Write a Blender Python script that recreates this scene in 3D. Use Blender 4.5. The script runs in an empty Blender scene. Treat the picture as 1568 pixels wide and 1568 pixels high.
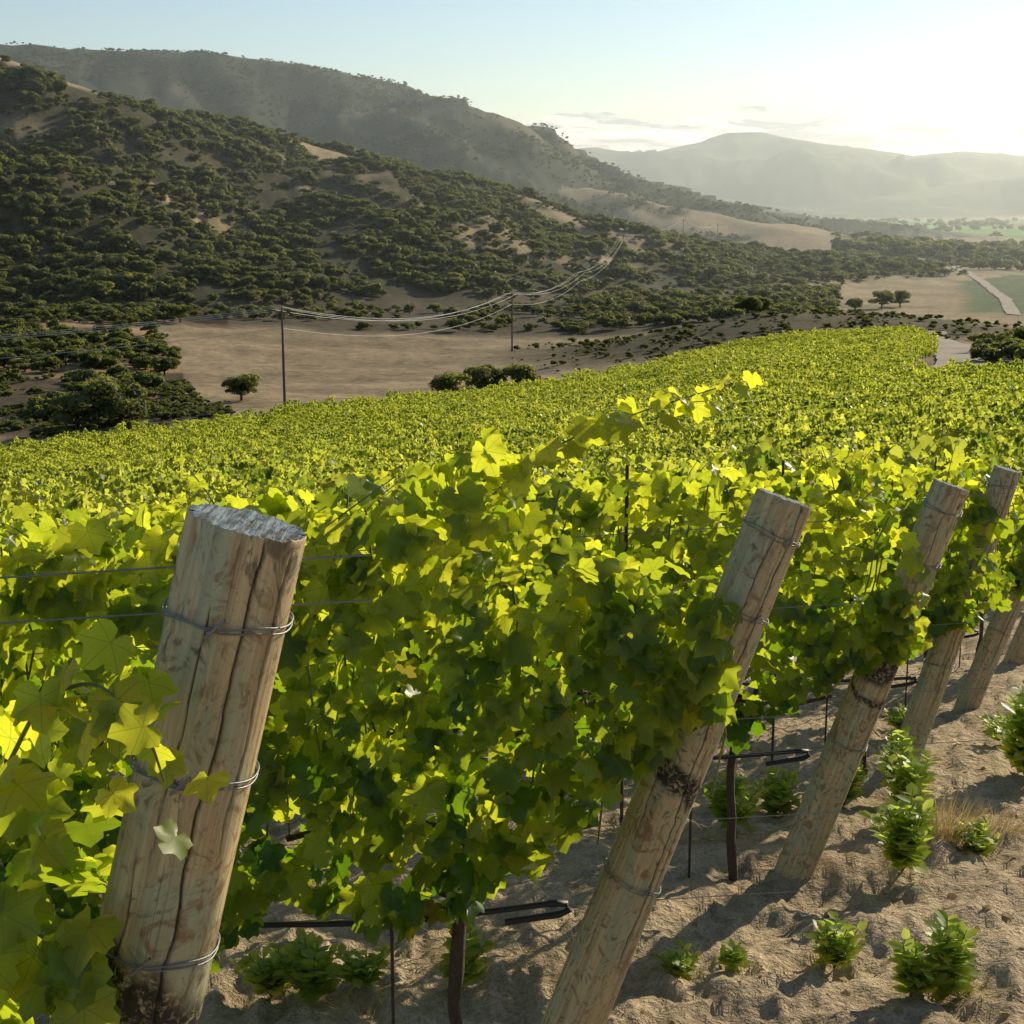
import bpy, math, random
import numpy as np
from mathutils import Vector, Matrix, Euler
rng=np.random.default_rng(7); random.seed(7)
R=math.radians
scene=bpy.context.scene
HAZE=True
# ------------------------------------------------------------ helpers
def h2(xi,yi,seed):
    h=(xi.astype(np.int64)*374761393+yi.astype(np.int64)*668265263+seed*982451653)&0xffffffff
    h=((h^(h>>13))*1274126177)&0xffffffff
    h=((h^(h>>16))*2246822519)&0xffffffff
    return ((h^(h>>15))&0xffffff)/float(0xffffff)
def vn(x,y,seed=0):
    x=np.asarray(x,float);y=np.asarray(y,float)
    xi=np.floor(x);yi=np.floor(y);fx=x-xi;fy=y-yi
    fx=fx*fx*fx*(fx*(fx*6-15)+10);fy=fy*fy*fy*(fy*(fy*6-15)+10)
    a=h2(xi,yi,seed);b=h2(xi+1,yi,seed);c=h2(xi,yi+1,seed);d=h2(xi+1,yi+1,seed)
    return (a*(1-fx)+b*fx)*(1-fy)+(c*(1-fx)+d*fx)*fy
def fbm(x,y,oct=4,seed=0,gain=.5):
    s=0;a=1;t=0
    for i in range(oct):
        s=s+a*vn(x*2**i+i*17.3,y*2**i-i*9.1,seed+i);t+=a;a*=gain
    return s/t
def sst(x,a,b):
    t=np.clip((x-a)/(b-a),0,1);return t*t*(3-2*t)
def inpoly(x,y,poly):
    x=np.asarray(x,float);y=np.asarray(y,float);c=np.zeros(x.shape,bool);n=len(poly)
    for i in range(n):
        x1,y1=poly[i];x2,y2=poly[(i+1)%n]
        if y1==y2: continue
        m=((y1>y)!=(y2>y))&(x<(x2-x1)*(y-y1)/(y2-y1)+x1)
        c^=m
    return c
def link(o,parent=None):
    scene.collection.objects.link(o)
    if parent: o.parent=parent
    return o
def mesh_np(name,V,F,mats=None,mi=None,smooth=True,attrs=None):
    me=bpy.data.meshes.new(name);V=np.asarray(V,np.float32);F=np.asarray(F,np.int32)
    k=F.shape[1]
    me.vertices.add(len(V));me.vertices.foreach_set('co',V.ravel())
    me.loops.add(F.size);me.loops.foreach_set('vertex_index',F.ravel())
    me.polygons.add(len(F));me.polygons.foreach_set('loop_start',np.arange(0,F.size,k,dtype=np.int32))
    me.polygons.foreach_set('loop_total',np.full(len(F),k,np.int32))
    if smooth: me.polygons.foreach_set('use_smooth',np.ones(len(F),bool))
    for m in (mats or []): me.materials.append(m)
    if mi is not None: me.polygons.foreach_set('material_index',np.asarray(mi,np.int32))
    me.update(calc_edges=True)
    for an,(typ,arr) in (attrs or {}).items():
        a=me.attributes.new(an,typ,'POINT')
        key={'FLOAT':'value','FLOAT_VECTOR':'vector','FLOAT_COLOR':'color','INT':'value'}[typ]
        a.data.foreach_set(key,np.asarray(arr,np.float32 if typ!='INT' else np.int32).ravel())
    return me
class Tubes:
    def __init__(s): s.V=[];s.F=[];s.n=0
    def add(s,pts,rad,k=6):
        pts=np.asarray(pts,float);m=len(pts)
        rad=np.full(m,float(rad)) if np.isscalar(rad) else np.asarray(rad,float)
        T=np.gradient(pts,axis=0);T/=np.linalg.norm(T,axis=1)[:,None]+1e-9
        up=np.array([0,0,1.]) if abs(T[0,2])<.9 else np.array([1.,0,0])
        A=np.cross(T,up);A/=np.linalg.norm(A,axis=1)[:,None]+1e-9;B=np.cross(T,A)
        a=np.linspace(0,2*np.pi,k,endpoint=False)
        ring=pts[:,None,:]+rad[:,None,None]*(np.cos(a)[None,:,None]*A[:,None,:]+np.sin(a)[None,:,None]*B[:,None,:])
        s.V.append(ring.reshape(-1,3))
        i=np.arange(m-1)[:,None]*k;j=np.arange(k)[None,:];j2=(j+1)%k
        q=np.stack([i+j,i+j2,i+k+j2,i+k+j],-1).reshape(-1,4)+s.n
        s.F.append(q);s.n+=m*k
    def get(s): return np.concatenate(s.V),np.concatenate(s.F)
    def obj(s,name,mat,parent=None):
        V,F=s.get();return link(bpy.data.objects.new(name,mesh_np(name,V,F,[mat])),parent)
# ------------------------------------------------------------ materials
def newmat(name):
    m=bpy.data.materials.new(name);m.use_nodes=True;nt=m.node_tree;nt.nodes.clear()
    out=nt.nodes.new('ShaderNodeOutputMaterial');return m,nt,nt.nodes,nt.links,out
def attr(N,name):
    a=N.new('ShaderNodeAttribute');a.attribute_name=name;return a
def math_(N,L,op,a,b=None,c=None):
    m=N.new('ShaderNodeMath');m.operation=op
    for i,v in enumerate((a,b,c)):
        if v is None: continue
        if isinstance(v,(int,float)): m.inputs[i].default_value=v
        else: L.new(v,m.inputs[i])
    return m.outputs[0]
def mix_(N,L,fac,a,b,bt='MIX'):
    m=N.new('ShaderNodeMix');m.data_type='RGBA';m.blend_type=bt
    for s,v in ((m.inputs[0],fac),(m.inputs[6],a),(m.inputs[7],b)):
        if isinstance(v,(int,float)): s.default_value=v
        elif isinstance(v,(tuple,list)): s.default_value=(*v[:3],1)
        else: L.new(v,s)
    return m.outputs[2]
def ramp_(N,L,fac,stops):
    r=N.new('ShaderNodeValToRGB');e=r.color_ramp.elements
    while len(e)<len(stops): e.new(.5)
    for el,(p,c) in zip(e,stops):
        el.position=p;el.color=(*c,1) if len(c)==3 else c
    L.new(fac,r.inputs[0]);return r.outputs[0]
def noise_(N,L,vec,scale,detail=4,rough=.55,dist=0):
    n=N.new('ShaderNodeTexNoise');n.inputs['Scale'].default_value=scale;n.inputs['Detail'].default_value=detail
    n.inputs['Roughness'].default_value=rough;n.inputs['Distortion'].default_value=dist
    if vec is not None: L.new(vec,n.inputs['Vector'])
    return n.outputs[0]
def bump_(N,L,h,strength=.5,dist=.02,normal=None):
    b=N.new('ShaderNodeBump');b.inputs['Strength'].default_value=strength;b.inputs['Distance'].default_value=dist
    L.new(h,b.inputs['Height'])
    if normal: L.new(normal,b.inputs['Normal'])
    return b.outputs[0]
def leafmat(name,dark,light,tdark,tlight,trans=.5,rough=.45,veins=True,yellow=(.35,.28,.03)):
    m,nt,N,L,out=newmat(name)
    t=attr(N,'tint').outputs['Fac']
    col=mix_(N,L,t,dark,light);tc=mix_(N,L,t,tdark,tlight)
    if yellow:
        yf=math_(N,L,'GREATER_THAN',t,.985)
        col=mix_(N,L,yf,col,(.2,.15,.03));tc=mix_(N,L,yf,tc,yellow)
    if veins:
        uv=attr(N,'luv').outputs['Vector'];sp=N.new('ShaderNodeSeparateXYZ');L.new(uv,sp.inputs[0])
        an=math_(N,L,'ARCTAN2',sp.outputs[0],sp.outputs[1])
        aa=math_(N,L,'ABSOLUTE',an)
        ln=N.new('ShaderNodeVectorMath');ln.operation='LENGTH';L.new(uv,ln.inputs[0])
        pp=math_(N,L,'PINGPONG',aa,.5)
        d=math_(N,L,'MULTIPLY',pp,ln.outputs['Value'])
        v1=math_(N,L,'LESS_THAN',d,.014)
        w=math_(N,L,'PINGPONG',math_(N,L,'ADD',ln.outputs['Value'],math_(N,L,'MULTIPLY',d,-.9)),.075)
        v2=math_(N,L,'LESS_THAN',w,.006)
        vv=math_(N,L,'MAXIMUM',v1,math_(N,L,'MULTIPLY',v2,.5))
        col=mix_(N,L,math_(N,L,'MULTIPLY',vv,.5),col,(.18,.24,.06))
        tc=mix_(N,L,math_(N,L,'MULTIPLY',vv,.5),tc,(.20,.32,.02))
    p=N.new('ShaderNodeBsdfPrincipled');L.new(col,p.inputs['Base Color']);p.inputs['Roughness'].default_value=rough
    p.inputs['Specular IOR Level'].default_value=.5
    tr=N.new('ShaderNodeBsdfTranslucent');L.new(tc,tr.inputs[0])
    mx=N.new('ShaderNodeMixShader');mx.inputs[0].default_value=trans
    L.new(p.outputs[0],mx.inputs[1]);L.new(tr.outputs[0],mx.inputs[2]);L.new(mx.outputs[0],out.inputs[0])
    return m
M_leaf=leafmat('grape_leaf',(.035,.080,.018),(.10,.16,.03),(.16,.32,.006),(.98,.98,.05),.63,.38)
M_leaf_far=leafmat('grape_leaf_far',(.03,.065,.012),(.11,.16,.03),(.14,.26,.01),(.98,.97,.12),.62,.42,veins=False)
M_weed=leafmat('weed_leaf',(.12,.19,.05),(.20,.28,.08),(.55,.70,.08),(.9,.98,.2),.62,veins=False,yellow=None)
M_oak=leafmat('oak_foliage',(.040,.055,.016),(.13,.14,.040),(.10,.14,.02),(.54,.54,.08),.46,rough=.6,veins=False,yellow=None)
M_dry=leafmat('dry_grass',(.3,.22,.1),(.5,.38,.18),(.4,.3,.12),(.6,.45,.2),.4,rough=.8,veins=False,yellow=None)
def simple(name,col,rough=.6,metal=0,nscale=30,var=.4,bump=.3,bd=.003):
    m,nt,N,L,out=newmat(name)
    tc=N.new('ShaderNodeTexCoord');n=noise_(N,L,tc.outputs['Object'],nscale,4)
    c=mix_(N,L,n,[v*(1-var) for v in col],[min(1,v*(1+var)) for v in col])
    p=N.new('ShaderNodeBsdfPrincipled');L.new(c,p.inputs['Base Color']);p.inputs['Roughness'].default_value=rough;p.inputs['Metallic'].default_value=metal
    L.new(bump_(N,L,n,bump,bd),p.inputs['Normal']);L.new(p.outputs[0],out.inputs[0]);return m
M_wire=simple('galvanised_wire',(.22,.22,.23),.5,.6,200)
M_line=simple('aluminium_line',(.50,.50,.48),.5,.2,2)
M_hose=simple('drip_hose_plastic',(.02,.02,.022),.5)
M_bark=simple('vine_bark',(.08,.055,.035),.9,0,60,.6,1,.01)
M_cane=simple('vine_cane',(.16,.17,.05),.6,0,80,.4)
M_steel=simple('rusty_stake',(.08,.055,.04),.8,.2,80,.5)
M_pole=simple('pole_wood',(.12,.085,.06),.9,0,5,.3)
M_trunk=simple('oak_bark',(.07,.05,.035),.95,0,4,.4)
M_fence=simple('fence_wood',(.2,.17,.14),.9,0,5,.3)
# ------------------------------------------------------------ terrain
CP=[(0,0,-1.78),(-10,0,-2.43),(10,0,-1.13),(0,10,-3.78),(10,10,-3.13),(-10,10,-4.43),(0,-10,.22),(4,5,-2.52),(-4,5,-3.04),
(0,20,-5.78),(5,20,-5.43),(-7,20,-6.2),(7,20,-5.33),(-14,40,-9.8),(0,40,-9.1),(11,40,-7.9),(14,40,-7.6),
(-28,80,-16.7),(0,80,-14.5),(22,80,-11.8),(28,80,-11.4),(-41,120,-22.6),(0,120,-19.0),(35,130,-15.3),(40,112,-13.9),
(-48,140,-24.6),(0,160,-23.0),(42,160,-17),(54,200,-20),(68,255,-23),(0,200,-26.4),(39,235,-23),(20,215,-24.6),(-14,178,-24.8),(-26,170,-24.2),
(-70,215,-28),(-43,205,-26.3),(-81,335,-27.2),(0,300,-30.3),(25,320,-30.5),(5,250,-29),(46,295,-22.5),(66,330,-25),(95,350,-29),
(150,560,-35),(190,560,-35),(250,790,-37),(0,450,-31),(-150,434,-28),(-150,300,-27),(100,480,-32.5),
(40,20,-3.8),(60,60,-8.5),(80,130,-15),(120,250,-25),(200,400,-33),(-60,40,-14),(-90,90,-22),(-120,160,-27),(-240,300,-27),
(0,-40,5),(60,-40,8),(-60,-40,0),(0,700,-34),(0,1000,-37),(300,1000,-39),(-400,600,-28),(500,600,-36),(-300,900,-30),(400,150,-25),(-400,0,-25)]
CP=np.array(CP,float);CC=6.0
def phi(d2): return np.sqrt(d2+CC*CC)
_D=((CP[:,None,:2]-CP[None,:,:2])**2).sum(-1);n=len(CP)
A=np.zeros((n+3,n+3));A[:n,:n]=phi(_D);A[:n,n]=1;A[:n,n+1:]=CP[:,:2];A[n,:n]=1;A[n+1:,:n]=CP[:,:2].T
W_=np.linalg.solve(A,np.concatenate([CP[:,2],np.zeros(3)]))
def base(x,y):
    x=np.atleast_1d(np.asarray(x,float));y=np.atleast_1d(np.asarray(y,float));r=np.hypot(x,y)
    sc=np.minimum(1,1300/np.maximum(r,1));xx=x*sc;yy=y*sc
    z=W_[n]+W_[n+1]*xx+W_[n+2]*yy
    for i in range(n): z=z+W_[i]*phi((xx-CP[i,0])**2+(yy-CP[i,1])**2)
    w=sst(r,650,1300);return z*(1-w)-41*w
HILLS=[
 [(-700,420,150,300),(-450,560,112,300),(-290,600,76,265),(-203,620,59,250),(-158,640,38,240),(-111,680,27,235),(-50,720,12,225),(5,760,-6,210),(75,800,-21,180),(130,830,-33,150)],
 [(-1500,1300,150,600),(-700,1350,140,600),(-420,1400,133,560),(-282,1450,132,560),(-200,1480,121,560),(-122,1500,109,540),(-54,1520,80,500),(30,1540,52,450),(110,1560,23,400),(176,1550,-4,330),(300,1400,-36,200)],
 [(60,1180,8,190),(110,1150,-6,180),(163,1090,-15,160),(216,990,-28,150),(235,900,-34,120)],
 [(-1500,4700,130,1300),(146,4600,135,1300),(262,4500,143,1300),(368,4500,118,1200),(533,4500,155,1250),(610,4500,184,1250),(724,4500,186,1250),(857,4500,164,1250),(1030,4500,136,1200),(1166,4500,114,1200),(1280,4500,130,1200),(1507,4500,118,1200),(3000,4400,180,1300),(5000,3000,200,1400)],
 [(-100,3300,50,700),(150,3250,45,650),(420,3200,0,500),(700,3100,-35,400)],
 [(700,3600,-25,400),(850,3550,5,450),(1050,3500,38,500),(1250,3450,56,500),(1700,3300,80,550),(2500,3000,110,600)],
]
def H(x,y,full=False):
    x=np.atleast_1d(np.asarray(x,float));y=np.atleast_1d(np.asarray(y,float))
    b=base(x,y);z=b.copy();hid=np.full(x.shape,-1);up=np.zeros(x.shape)
    far=np.hypot(x,y)>150
    if far.any():
        X=x[far];Y=y[far];Bz=b[far];Z=Bz.copy();I=np.full(X.shape,-1);U=np.zeros(X.shape)
        for hi,pts in enumerate(HILLS):
            best=np.full(X.shape,1e9);zr=np.zeros(X.shape)
            s0={0:70,1:150,2:60,3:300,4:300,5:220}[hi]
            wx=X+s0*.55*(fbm(X/s0,Y/s0,3,11+hi)-.5);wy=Y+s0*.9*(fbm(X/s0*.9+5,Y/s0*.35,3,31+hi)-.5)*1.3
            for a,c in zip(pts[:-1],pts[1:]):
                ax,ay,az,aw=a;cx,cy,cz,cw=c;dx=cx-ax;dy=cy-ay
                t=np.clip(((wx-ax)*dx+(wy-ay)*dy)/(dx*dx+dy*dy),0,1)
                w=aw+(cw-aw)*t
                d=np.hypot(wx-ax-t*dx,wy-ay-t*dy)/w
                m=d<best;best=np.where(m,d,best);zr=np.where(m,az+(cz-az)*t,zr)
            s=np.clip(best,0,1);f=.45*.5*(1+np.cos(np.pi*s))+.55*(1-s)
            hh=np.maximum(zr-Bz,0)
            g=(fbm(X/s0*1.4,Y/s0*.8,5,51+hi)-.5)
            zz=Bz+hh*f+hh*g*np.clip(f*(1-f)*4,0,1)*(.42 if hi<3 else .7)
            m=(zz>Z)&(s<1);U=np.where(m,zz-Bz,U);I=np.where(m,hi,I);Z=np.where(m,zz,Z)
        z[far]=Z;hid[far]=I;up[far]=U
    return (z,hid,up) if full else z
ROWY0=1.86;ROWD=2.17
def rowend(y): return -.33+.488*(y-ROWY0)
VINE=[(-92,-6),(-1.5,-6),(-.3,1.0),(52,110),(39,116),(33,126),(54,190),(68,255),(39,236),(20,216),(3,203),(-14,177),(-26,160),(-38,149),(-48,140),(-70,126),(-92,108)]
FIELD=[(-81,335),(25,325),(12,262),(0,235),(-13,190),(-29,165),(-43,200),(-58,262)]
TANP=[(-200,600,50,20),(-158,625,34,12),(-75,690,30,14),(-60,575,22,9),(20,655,32,12),(70,985,45,30),(-110,640,16,8),(35,560,16,7)]
def tanmask(x,y,hid,up):
    m=sst(fbm(x/55,y/38,4,91),.61,.71)*.7
    for (a,b,c,d) in TANP:
        q=((x-a)/c)**2+((y-b)/d)**2+1.2*(fbm(x/14,y/14,3,5)-.5)
        m=np.maximum(m,1-sst(q,.7,1.2))
    m=np.where(hid==2,np.maximum(m,sst(fbm(x/60,y/60,3,77),.3,.42)),m)
    m=np.where(hid==1,m*.35,m)
    return m
th=np.concatenate([np.radians(np.linspace(-180,-34,50,endpoint=False)),np.radians(np.linspace(-34,34,600,endpoint=False)),np.radians(np.linspace(34,180,50))])
rr=[.25]
while rr[-1]<14000: rr.append(rr[-1]*(1.0125 if rr[-1]>2 else 1.06))
rr=np.array(rr)
TH,RR=np.meshgrid(th,rr)
gx=(RR*np.sin(TH)).ravel();gy=(RR*np.cos(TH)).ravel()
gz,ghid,gup=H(gx,gy,True)
invine=inpoly(gx,gy,VINE)
def microz(x,y): return (fbm(x*2.2,y*2.2,4,200)-.5)*.17-np.abs(fbm(x*6,y*6,3,210)-.5)*.13+(fbm(x*.7,y*.7,2,220)-.5)*.16+(fbm(x*11,y*11,3,230)-.5)*.05
near=1-sst(RR.ravel(),14,30)
gz=gz+microz(gx,gy)*near
def midz(x,y): return sst(np.hypot(x,y),100,200)*(fbm(x/9,y/9,4,300)-.5)
gz=gz+midz(gx,gy)
def gh(x,y): return H(x,y)+midz(x,y)
tm=tanmask(gx,gy,ghid,gup)
tanc=np.array([.47,.345,.20]);tan2=np.array([.34,.25,.145]);brush=np.array([.082,.074,.036]);soil=np.array([.58,.44,.29]);green=np.array([.17,.36,.04]);fargreen=np.array([.040,.072,.030])
n1=fbm(gx/30,gy/12,5,400)[:,None];n2=fbm(gx/4,gy/4,3,410)[:,None];n3=fbm(gx/2.2,gy/1.1,4,415)[:,None]
col=tan2+(tanc-tan2)*sst(n1,.35,.6)
col=col*(.62+.36*n2+.42*n3)
foot=(sst(gy+14*(fbm(gx/18,gy/18,3,417)-.5),328,344)*(1-sst(gy,650,760))*(1-sst(gx-.17*gy,-12,12)))[:,None]
col=col*(1-foot)+foot*np.array([.135,.105,.062])*(.7+.6*n2)  # hill foot: brush brown, darkened to paint in the slope's shade
onhill=(sst(gup,.3,4.0)*(ghid>=0))[:,None]
hc=brush*(.7+.6*n2)+(tanc*.95-brush)*tm[:,None]
f3=fbm(gx/130,gy/170,5,420)[:,None]
hc=np.where((ghid>=3)[:,None],fargreen*(.25+1.5*f3)+np.array([.05,.07,.0])*sst(f3,.55,.7),hc)
hc=np.where((ghid==1)[:,None],hc*.8+np.array([-.018,-.002,.0]),hc)
col=col*(1-onhill)+hc*onhill
nb=sst(fbm(gx/22,gy/22,4,430),.40,.55)[:,None]
lowleft=((gx<-.19*gy)&(gy>135)&(gy<460)&(ghid<0)&(~inpoly(gx,gy,FIELD)))[:,None]
col=np.where(lowleft,col*(1-nb*.70)+np.array([.06,.0,-.02])*(1-nb),col)
mound_f=lambda x,y: np.clip(np.exp(-(((x-50)/52)**2+((y-285)/50)**2))*3.2-.9+.5*(fbm(x/9,y/9,3,440)-.5),0,1)
mound=mound_f(gx,gy)[:,None]
mcol=col*.22+np.array([.035,.036,.010]);col=np.where(invine[:,None],col,col*(1-mound)+mcol*mound)  # knoll: greenish brown, its shaded slope painted in as darker ground colour
s=(np.hypot(gx,gy))
stripe=h2(np.floor((gx+gy*.3)/260),np.floor((gy-gx*.2)/170),7)[:,None]
ffm=(sst(gx-.21*gy,0,40)*sst(gy,1200,1300)*(ghid<0))[:,None];col=col*(1-ffm)+ffm*np.where(stripe>.25,green*(.5+.9*stripe),tan2*.6)
wob=20*(fbm(gx/60,gy/60,3,450)-.5)
ffm=(sst(gx-.292*gy+wob*.4,0,8)*sst(gy+wob,410,440)*(1-sst(gy+wob,780,830))*(ghid<0))[:,None];col=col*(1-ffm)+ffm*np.array([.12,.16,.06])*(.7+.6*n2)
ffm=(sst(gx-.28*gy,0,10)*sst(gy,810,850)*(1-sst(gy,1190,1250))*(ghid<0))[:,None];col=col*(1-ffm)+ffm*green*(.75+.5*n2)
ns=sst(s,60,120)[:,None]
col=np.where(invine[:,None]|(s<120)[:,None],soil*(.85+.3*n2)*(1-.3*ns),col)
nT=len(th);nR=len(rr)
i=np.arange(nR-1)[:,None]*nT;j=np.arange(nT-1)[None,:]
F=np.stack([i+j,i+nT+j,i+nT+j+1,i+j+1],-1).reshape(-1,4)[:,::-1]
m,nt,N,L,out=newmat('ground_earth')
geo=N.new('ShaderNodeNewGeometry');pos=geo.outputs['Position']
gc=attr(N,'gcol').outputs['Color']
nA=noise_(N,L,pos,9,5,.65);nB=noise_(N,L,pos,55,3,.7);nC=noise_(N,L,pos,.55,5,.7)
c=mix_(N,L,.75,gc,ramp_(N,L,nA,[(.3,(.55,.53,.5)),(.5,(1,1,1)),(.72,(1.25,1.22,1.18))]),'MULTIPLY')
c=mix_(N,L,.8,c,ramp_(N,L,nC,[(.32,(.55,.55,.52)),(.5,(.95,.95,.95)),(.7,(1.25,1.25,1.25))]),'MULTIPLY')
c=mix_(N,L,.6,c,ramp_(N,L,nB,[(.35,(.5,.48,.45)),(.55,(1.05,1.05,1.05))]),'MULTIPLY')
p=N.new('ShaderNodeBsdfPrincipled');L.new(c,p.inputs['Base Color']);p.inputs['Roughness'].default_value=.95;p.inputs['Specular IOR Level'].default_value=.15
hsum=math_(N,L,'ADD',math_(N,L,'MULTIPLY',nA,.08),math_(N,L,'MULTIPLY',nB,.02));hsum=math_(N,L,'ADD',hsum,math_(N,L,'MULTIPLY',nC,.2))
L.new(bump_(N,L,hsum,1.0,1.0),p.inputs['Normal']);L.new(p.outputs[0],out.inputs[0]);M_ground=m
rgba=np.concatenate([np.clip(col,0.005,1),np.ones((len(col),1))],1)
link(bpy.data.objects.new('ground_terrain',mesh_np('ground_terrain',np.stack([gx,gy,gz],1),F,[M_ground],attrs={'gcol':('FLOAT_COLOR',rgba)})))
def ribbon(name,pts,w,mat,lift=.12):
    pts=np.array(pts,float);P=[]
    for a,b in zip(pts[:-1],pts[1:]):
        k=max(2,int(np.hypot(*(b-a))/2.5));P+= [a+(b-a)*t for t in np.linspace(0,1,k,endpoint=False)]
    P.append(pts[-1]);P=np.array(P)
    for _ in range(12): P[1:-1]=(P[:-2]+P[2:]+2*P[1:-1])/4
    T=np.gradient(P,axis=0);T/=np.linalg.norm(T,axis=1)[:,None];Nn=np.stack([-T[:,1],T[:,0]],1)
    cols=5;V=[]
    for kx in np.linspace(-1,1,cols):
        wj=w*.5*(1+.35*(vn(P[:,0]*.3+kx*3,P[:,1]*.3,9)-.5))
        q=P+Nn*(kx*wj)[:,None];V.append(np.column_stack([q,gh(q[:,0],q[:,1])+lift]))
    V=np.stack(V,1).reshape(-1,3);k=len(P)
    i=np.arange(k-1)[:,None]*cols;j=np.arange(cols-1)[None,:]
    F=np.stack([i+j,i+j+1,i+cols+j+1,i+cols+j],-1).reshape(-1,4)
    return link(bpy.data.objects.new(name,mesh_np(name,V,F,[mat])))
M_road=simple('dirt_road_dust',(.38,.30,.22),.95,0,.6,.3,.3,.05)
ribbon('dirt_road',[(-95,118),(-70,136),(-48,150),(-26,168),(-14,186),(-4,214),(8,235)],3.0,M_road)
ribbon('dirt_road',[(36,120),(45,150),(59,200),(73,262)],5,M_road,.2)
ribbon('dirt_road',[(140,420),(170,520),(205,660),(232,790),(290,1000)],4,M_road,.25)
# ------------------------------------------------------------ leaf prototypes
def grape_leaf(nout,nmid=0,serr=.05):
    th=np.linspace(-np.pi,np.pi,nout,endpoint=False)+np.pi/nout
    def rad(t):
        r=np.full(t.shape,.6)
        for c,l,w in ((0,1.0,.50),(1.0,.90,.46),(-1.0,.90,.46),(2.05,.74,.5),(-2.05,.74,.5)):
            r=np.maximum(r,.52+(l-.52)*np.exp(-((t-c)/w)**2*1.1))
        return r*(1-.8*np.exp(-((np.abs(t)-np.pi)/.26)**2))
    def zz(t,r):
        return -.20*r*r+.13*r*np.abs(np.sin(t*np.pi/2))
    ro=rad(th)*(1+serr*np.where(np.arange(nout)%2,1,-1));P=[(0,0,0)]
    if nmid:
        tm_=np.linspace(-np.pi,np.pi,nmid,endpoint=False)+np.pi/nmid;rm=rad(tm_)*.55
        for t,r in zip(tm_,rm): P.append((r*np.sin(t),r*np.cos(t),float(zz(t,r))))
    o0=len(P)
    for t,r in zip(th,ro): P.append((r*np.sin(t),r*np.cos(t),float(zz(t,r))+.05*math.sin(t*5)))
    F=[]
    if nmid:
        k=nout//nmid
        for i in range(nmid):
            i2=(i+1)%nmid;F.append((0,1+i2,1+i))
            s0=i*k+k//2
            for q in range(k): F.append((1+i,o0+(s0+q+1)%nout,o0+(s0+q)%nout))
            F.append((1+i,1+i2,o0+(s0+k)%nout))
    else:
        for i in range(nout): F.append((0,o0+(i+1)%nout,o0+i))
    return np.array(P),np.array(F)
LEAF_HI=grape_leaf(32,16,.045);LEAF_MID=grape_leaf(16,0,.03);LEAF_LO=grape_leaf(9,0,0)
def weedleaf():
    P=[(0,0,0),(.26,.35,.05),(.30,.65,.02),(0,1,-.1),(-.30,.65,.02),(-.26,.35,.05),(0,.5,-.03)]
    F=[(0,1,6),(1,2,6),(2,3,6),(3,4,6),(4,5,6),(5,0,6)];return np.array(P,float),np.array(F)
LEAF_W=weedleaf()
def place(proto,pos,nrm,tip,size,tint,curl=None):
    P,F=proto;k=len(pos)
    nrm=nrm/np.linalg.norm(nrm,axis=1)[:,None];tip=tip-nrm*(tip*nrm).sum(1)[:,None];tip/=np.linalg.norm(tip,axis=1)[:,None]+1e-9
    sd=np.cross(tip,nrm);c=np.ones(k) if curl is None else curl
    V=pos[:,None,:]+size[:,None,None]*(P[None,:,0,None]*sd[:,None,:]+P[None,:,1,None]*tip[:,None,:]+(P[None,:,2,None]*c[:,None,None])*nrm[:,None,:])
    FF=F[None]+(np.arange(k)*len(P))[:,None,None]
    return V.reshape(-1,3),FF.reshape(-1,3),np.repeat(tint,len(P)),np.tile(P*[1,1,0],(k,1))
def leafset(pos,side,r,size=.062,updir=.5):
    k=len(pos)
    nrm=np.column_stack([r.normal(0,.5,k),side*(.35+.6*r.random(k)),updir+r.normal(0,.4,k)])
    tip=np.column_stack([r.normal(0,.45,k),side*.25+r.normal(0,.25,k),-.8+r.normal(0,.45,k)])
    sz=size*(.5+.7*r.random(k));tint=r.random(k);curl=r.normal(1.3,1.1,k)
    return nrm,tip,sz,tint,curl
def canopy(r,x0,x1,per_m,top,bot,size=.064,thick=.24,shoots=3.2,dens=None,gap=.17,sl=(.10,.30)):
    k=int((x1-x0)*per_m);x=r.uniform(x0,x1,k)
    if dens is not None: x=x[r.random(k)<dens(x)];k=len(x)
    tp=top(x);bt=bot(x);u=r.random(k)
    bt=bt+.25*(vn(x*3.3,x*0,17)-.5)
    z=bt+(tp-bt)*u
    lump=.65+.8*vn(x*2.3,z*2.6,3)
    side=np.where(r.random(k)<.6,-1.,1.)
    prof=np.sqrt(np.clip(1-(2*u-1)**2*.75,.05,1))
    y=side*thick*lump*prof*(.35+.75*np.sqrt(r.random(k)))
    keep=vn(x*4.1+9,z*4.4,8)+.25*r.random(k)>gap
    pos=np.column_stack([x,y,z])[keep];side=side[keep]
    nrm,tip,sz,ti,cu=leafset(pos,side,r,size)
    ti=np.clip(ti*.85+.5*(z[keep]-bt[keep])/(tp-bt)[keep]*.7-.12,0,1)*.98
    ti=np.where(r.random(len(ti))<.008,1.0,ti)
    out=[(pos,nrm,tip,sz,ti,cu)];paths=[]
    ns=int((x1-x0)*shoots)
    for _ in range(ns):
        xs=r.uniform(x0,x1);ts=float(top(np.array([xs]))[0]);ln=r.uniform(*sl)
        d=np.array([r.normal(0,.5),r.normal(0,.35),1.]);d/=np.linalg.norm(d)
        p0=np.array([xs,r.normal(0,.1),ts-.12]);t=np.linspace(0,1,8)
        pth=p0+np.outer(t*ln,d)+np.outer(t**2,np.array([d[0]*.12,d[1]*.12,-.06]))
        o=shootleaves(r,pth,size);out.append(o);paths.append(pth)
    return [np.concatenate([o[i] for o in out]) for i in range(6)],paths
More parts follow.
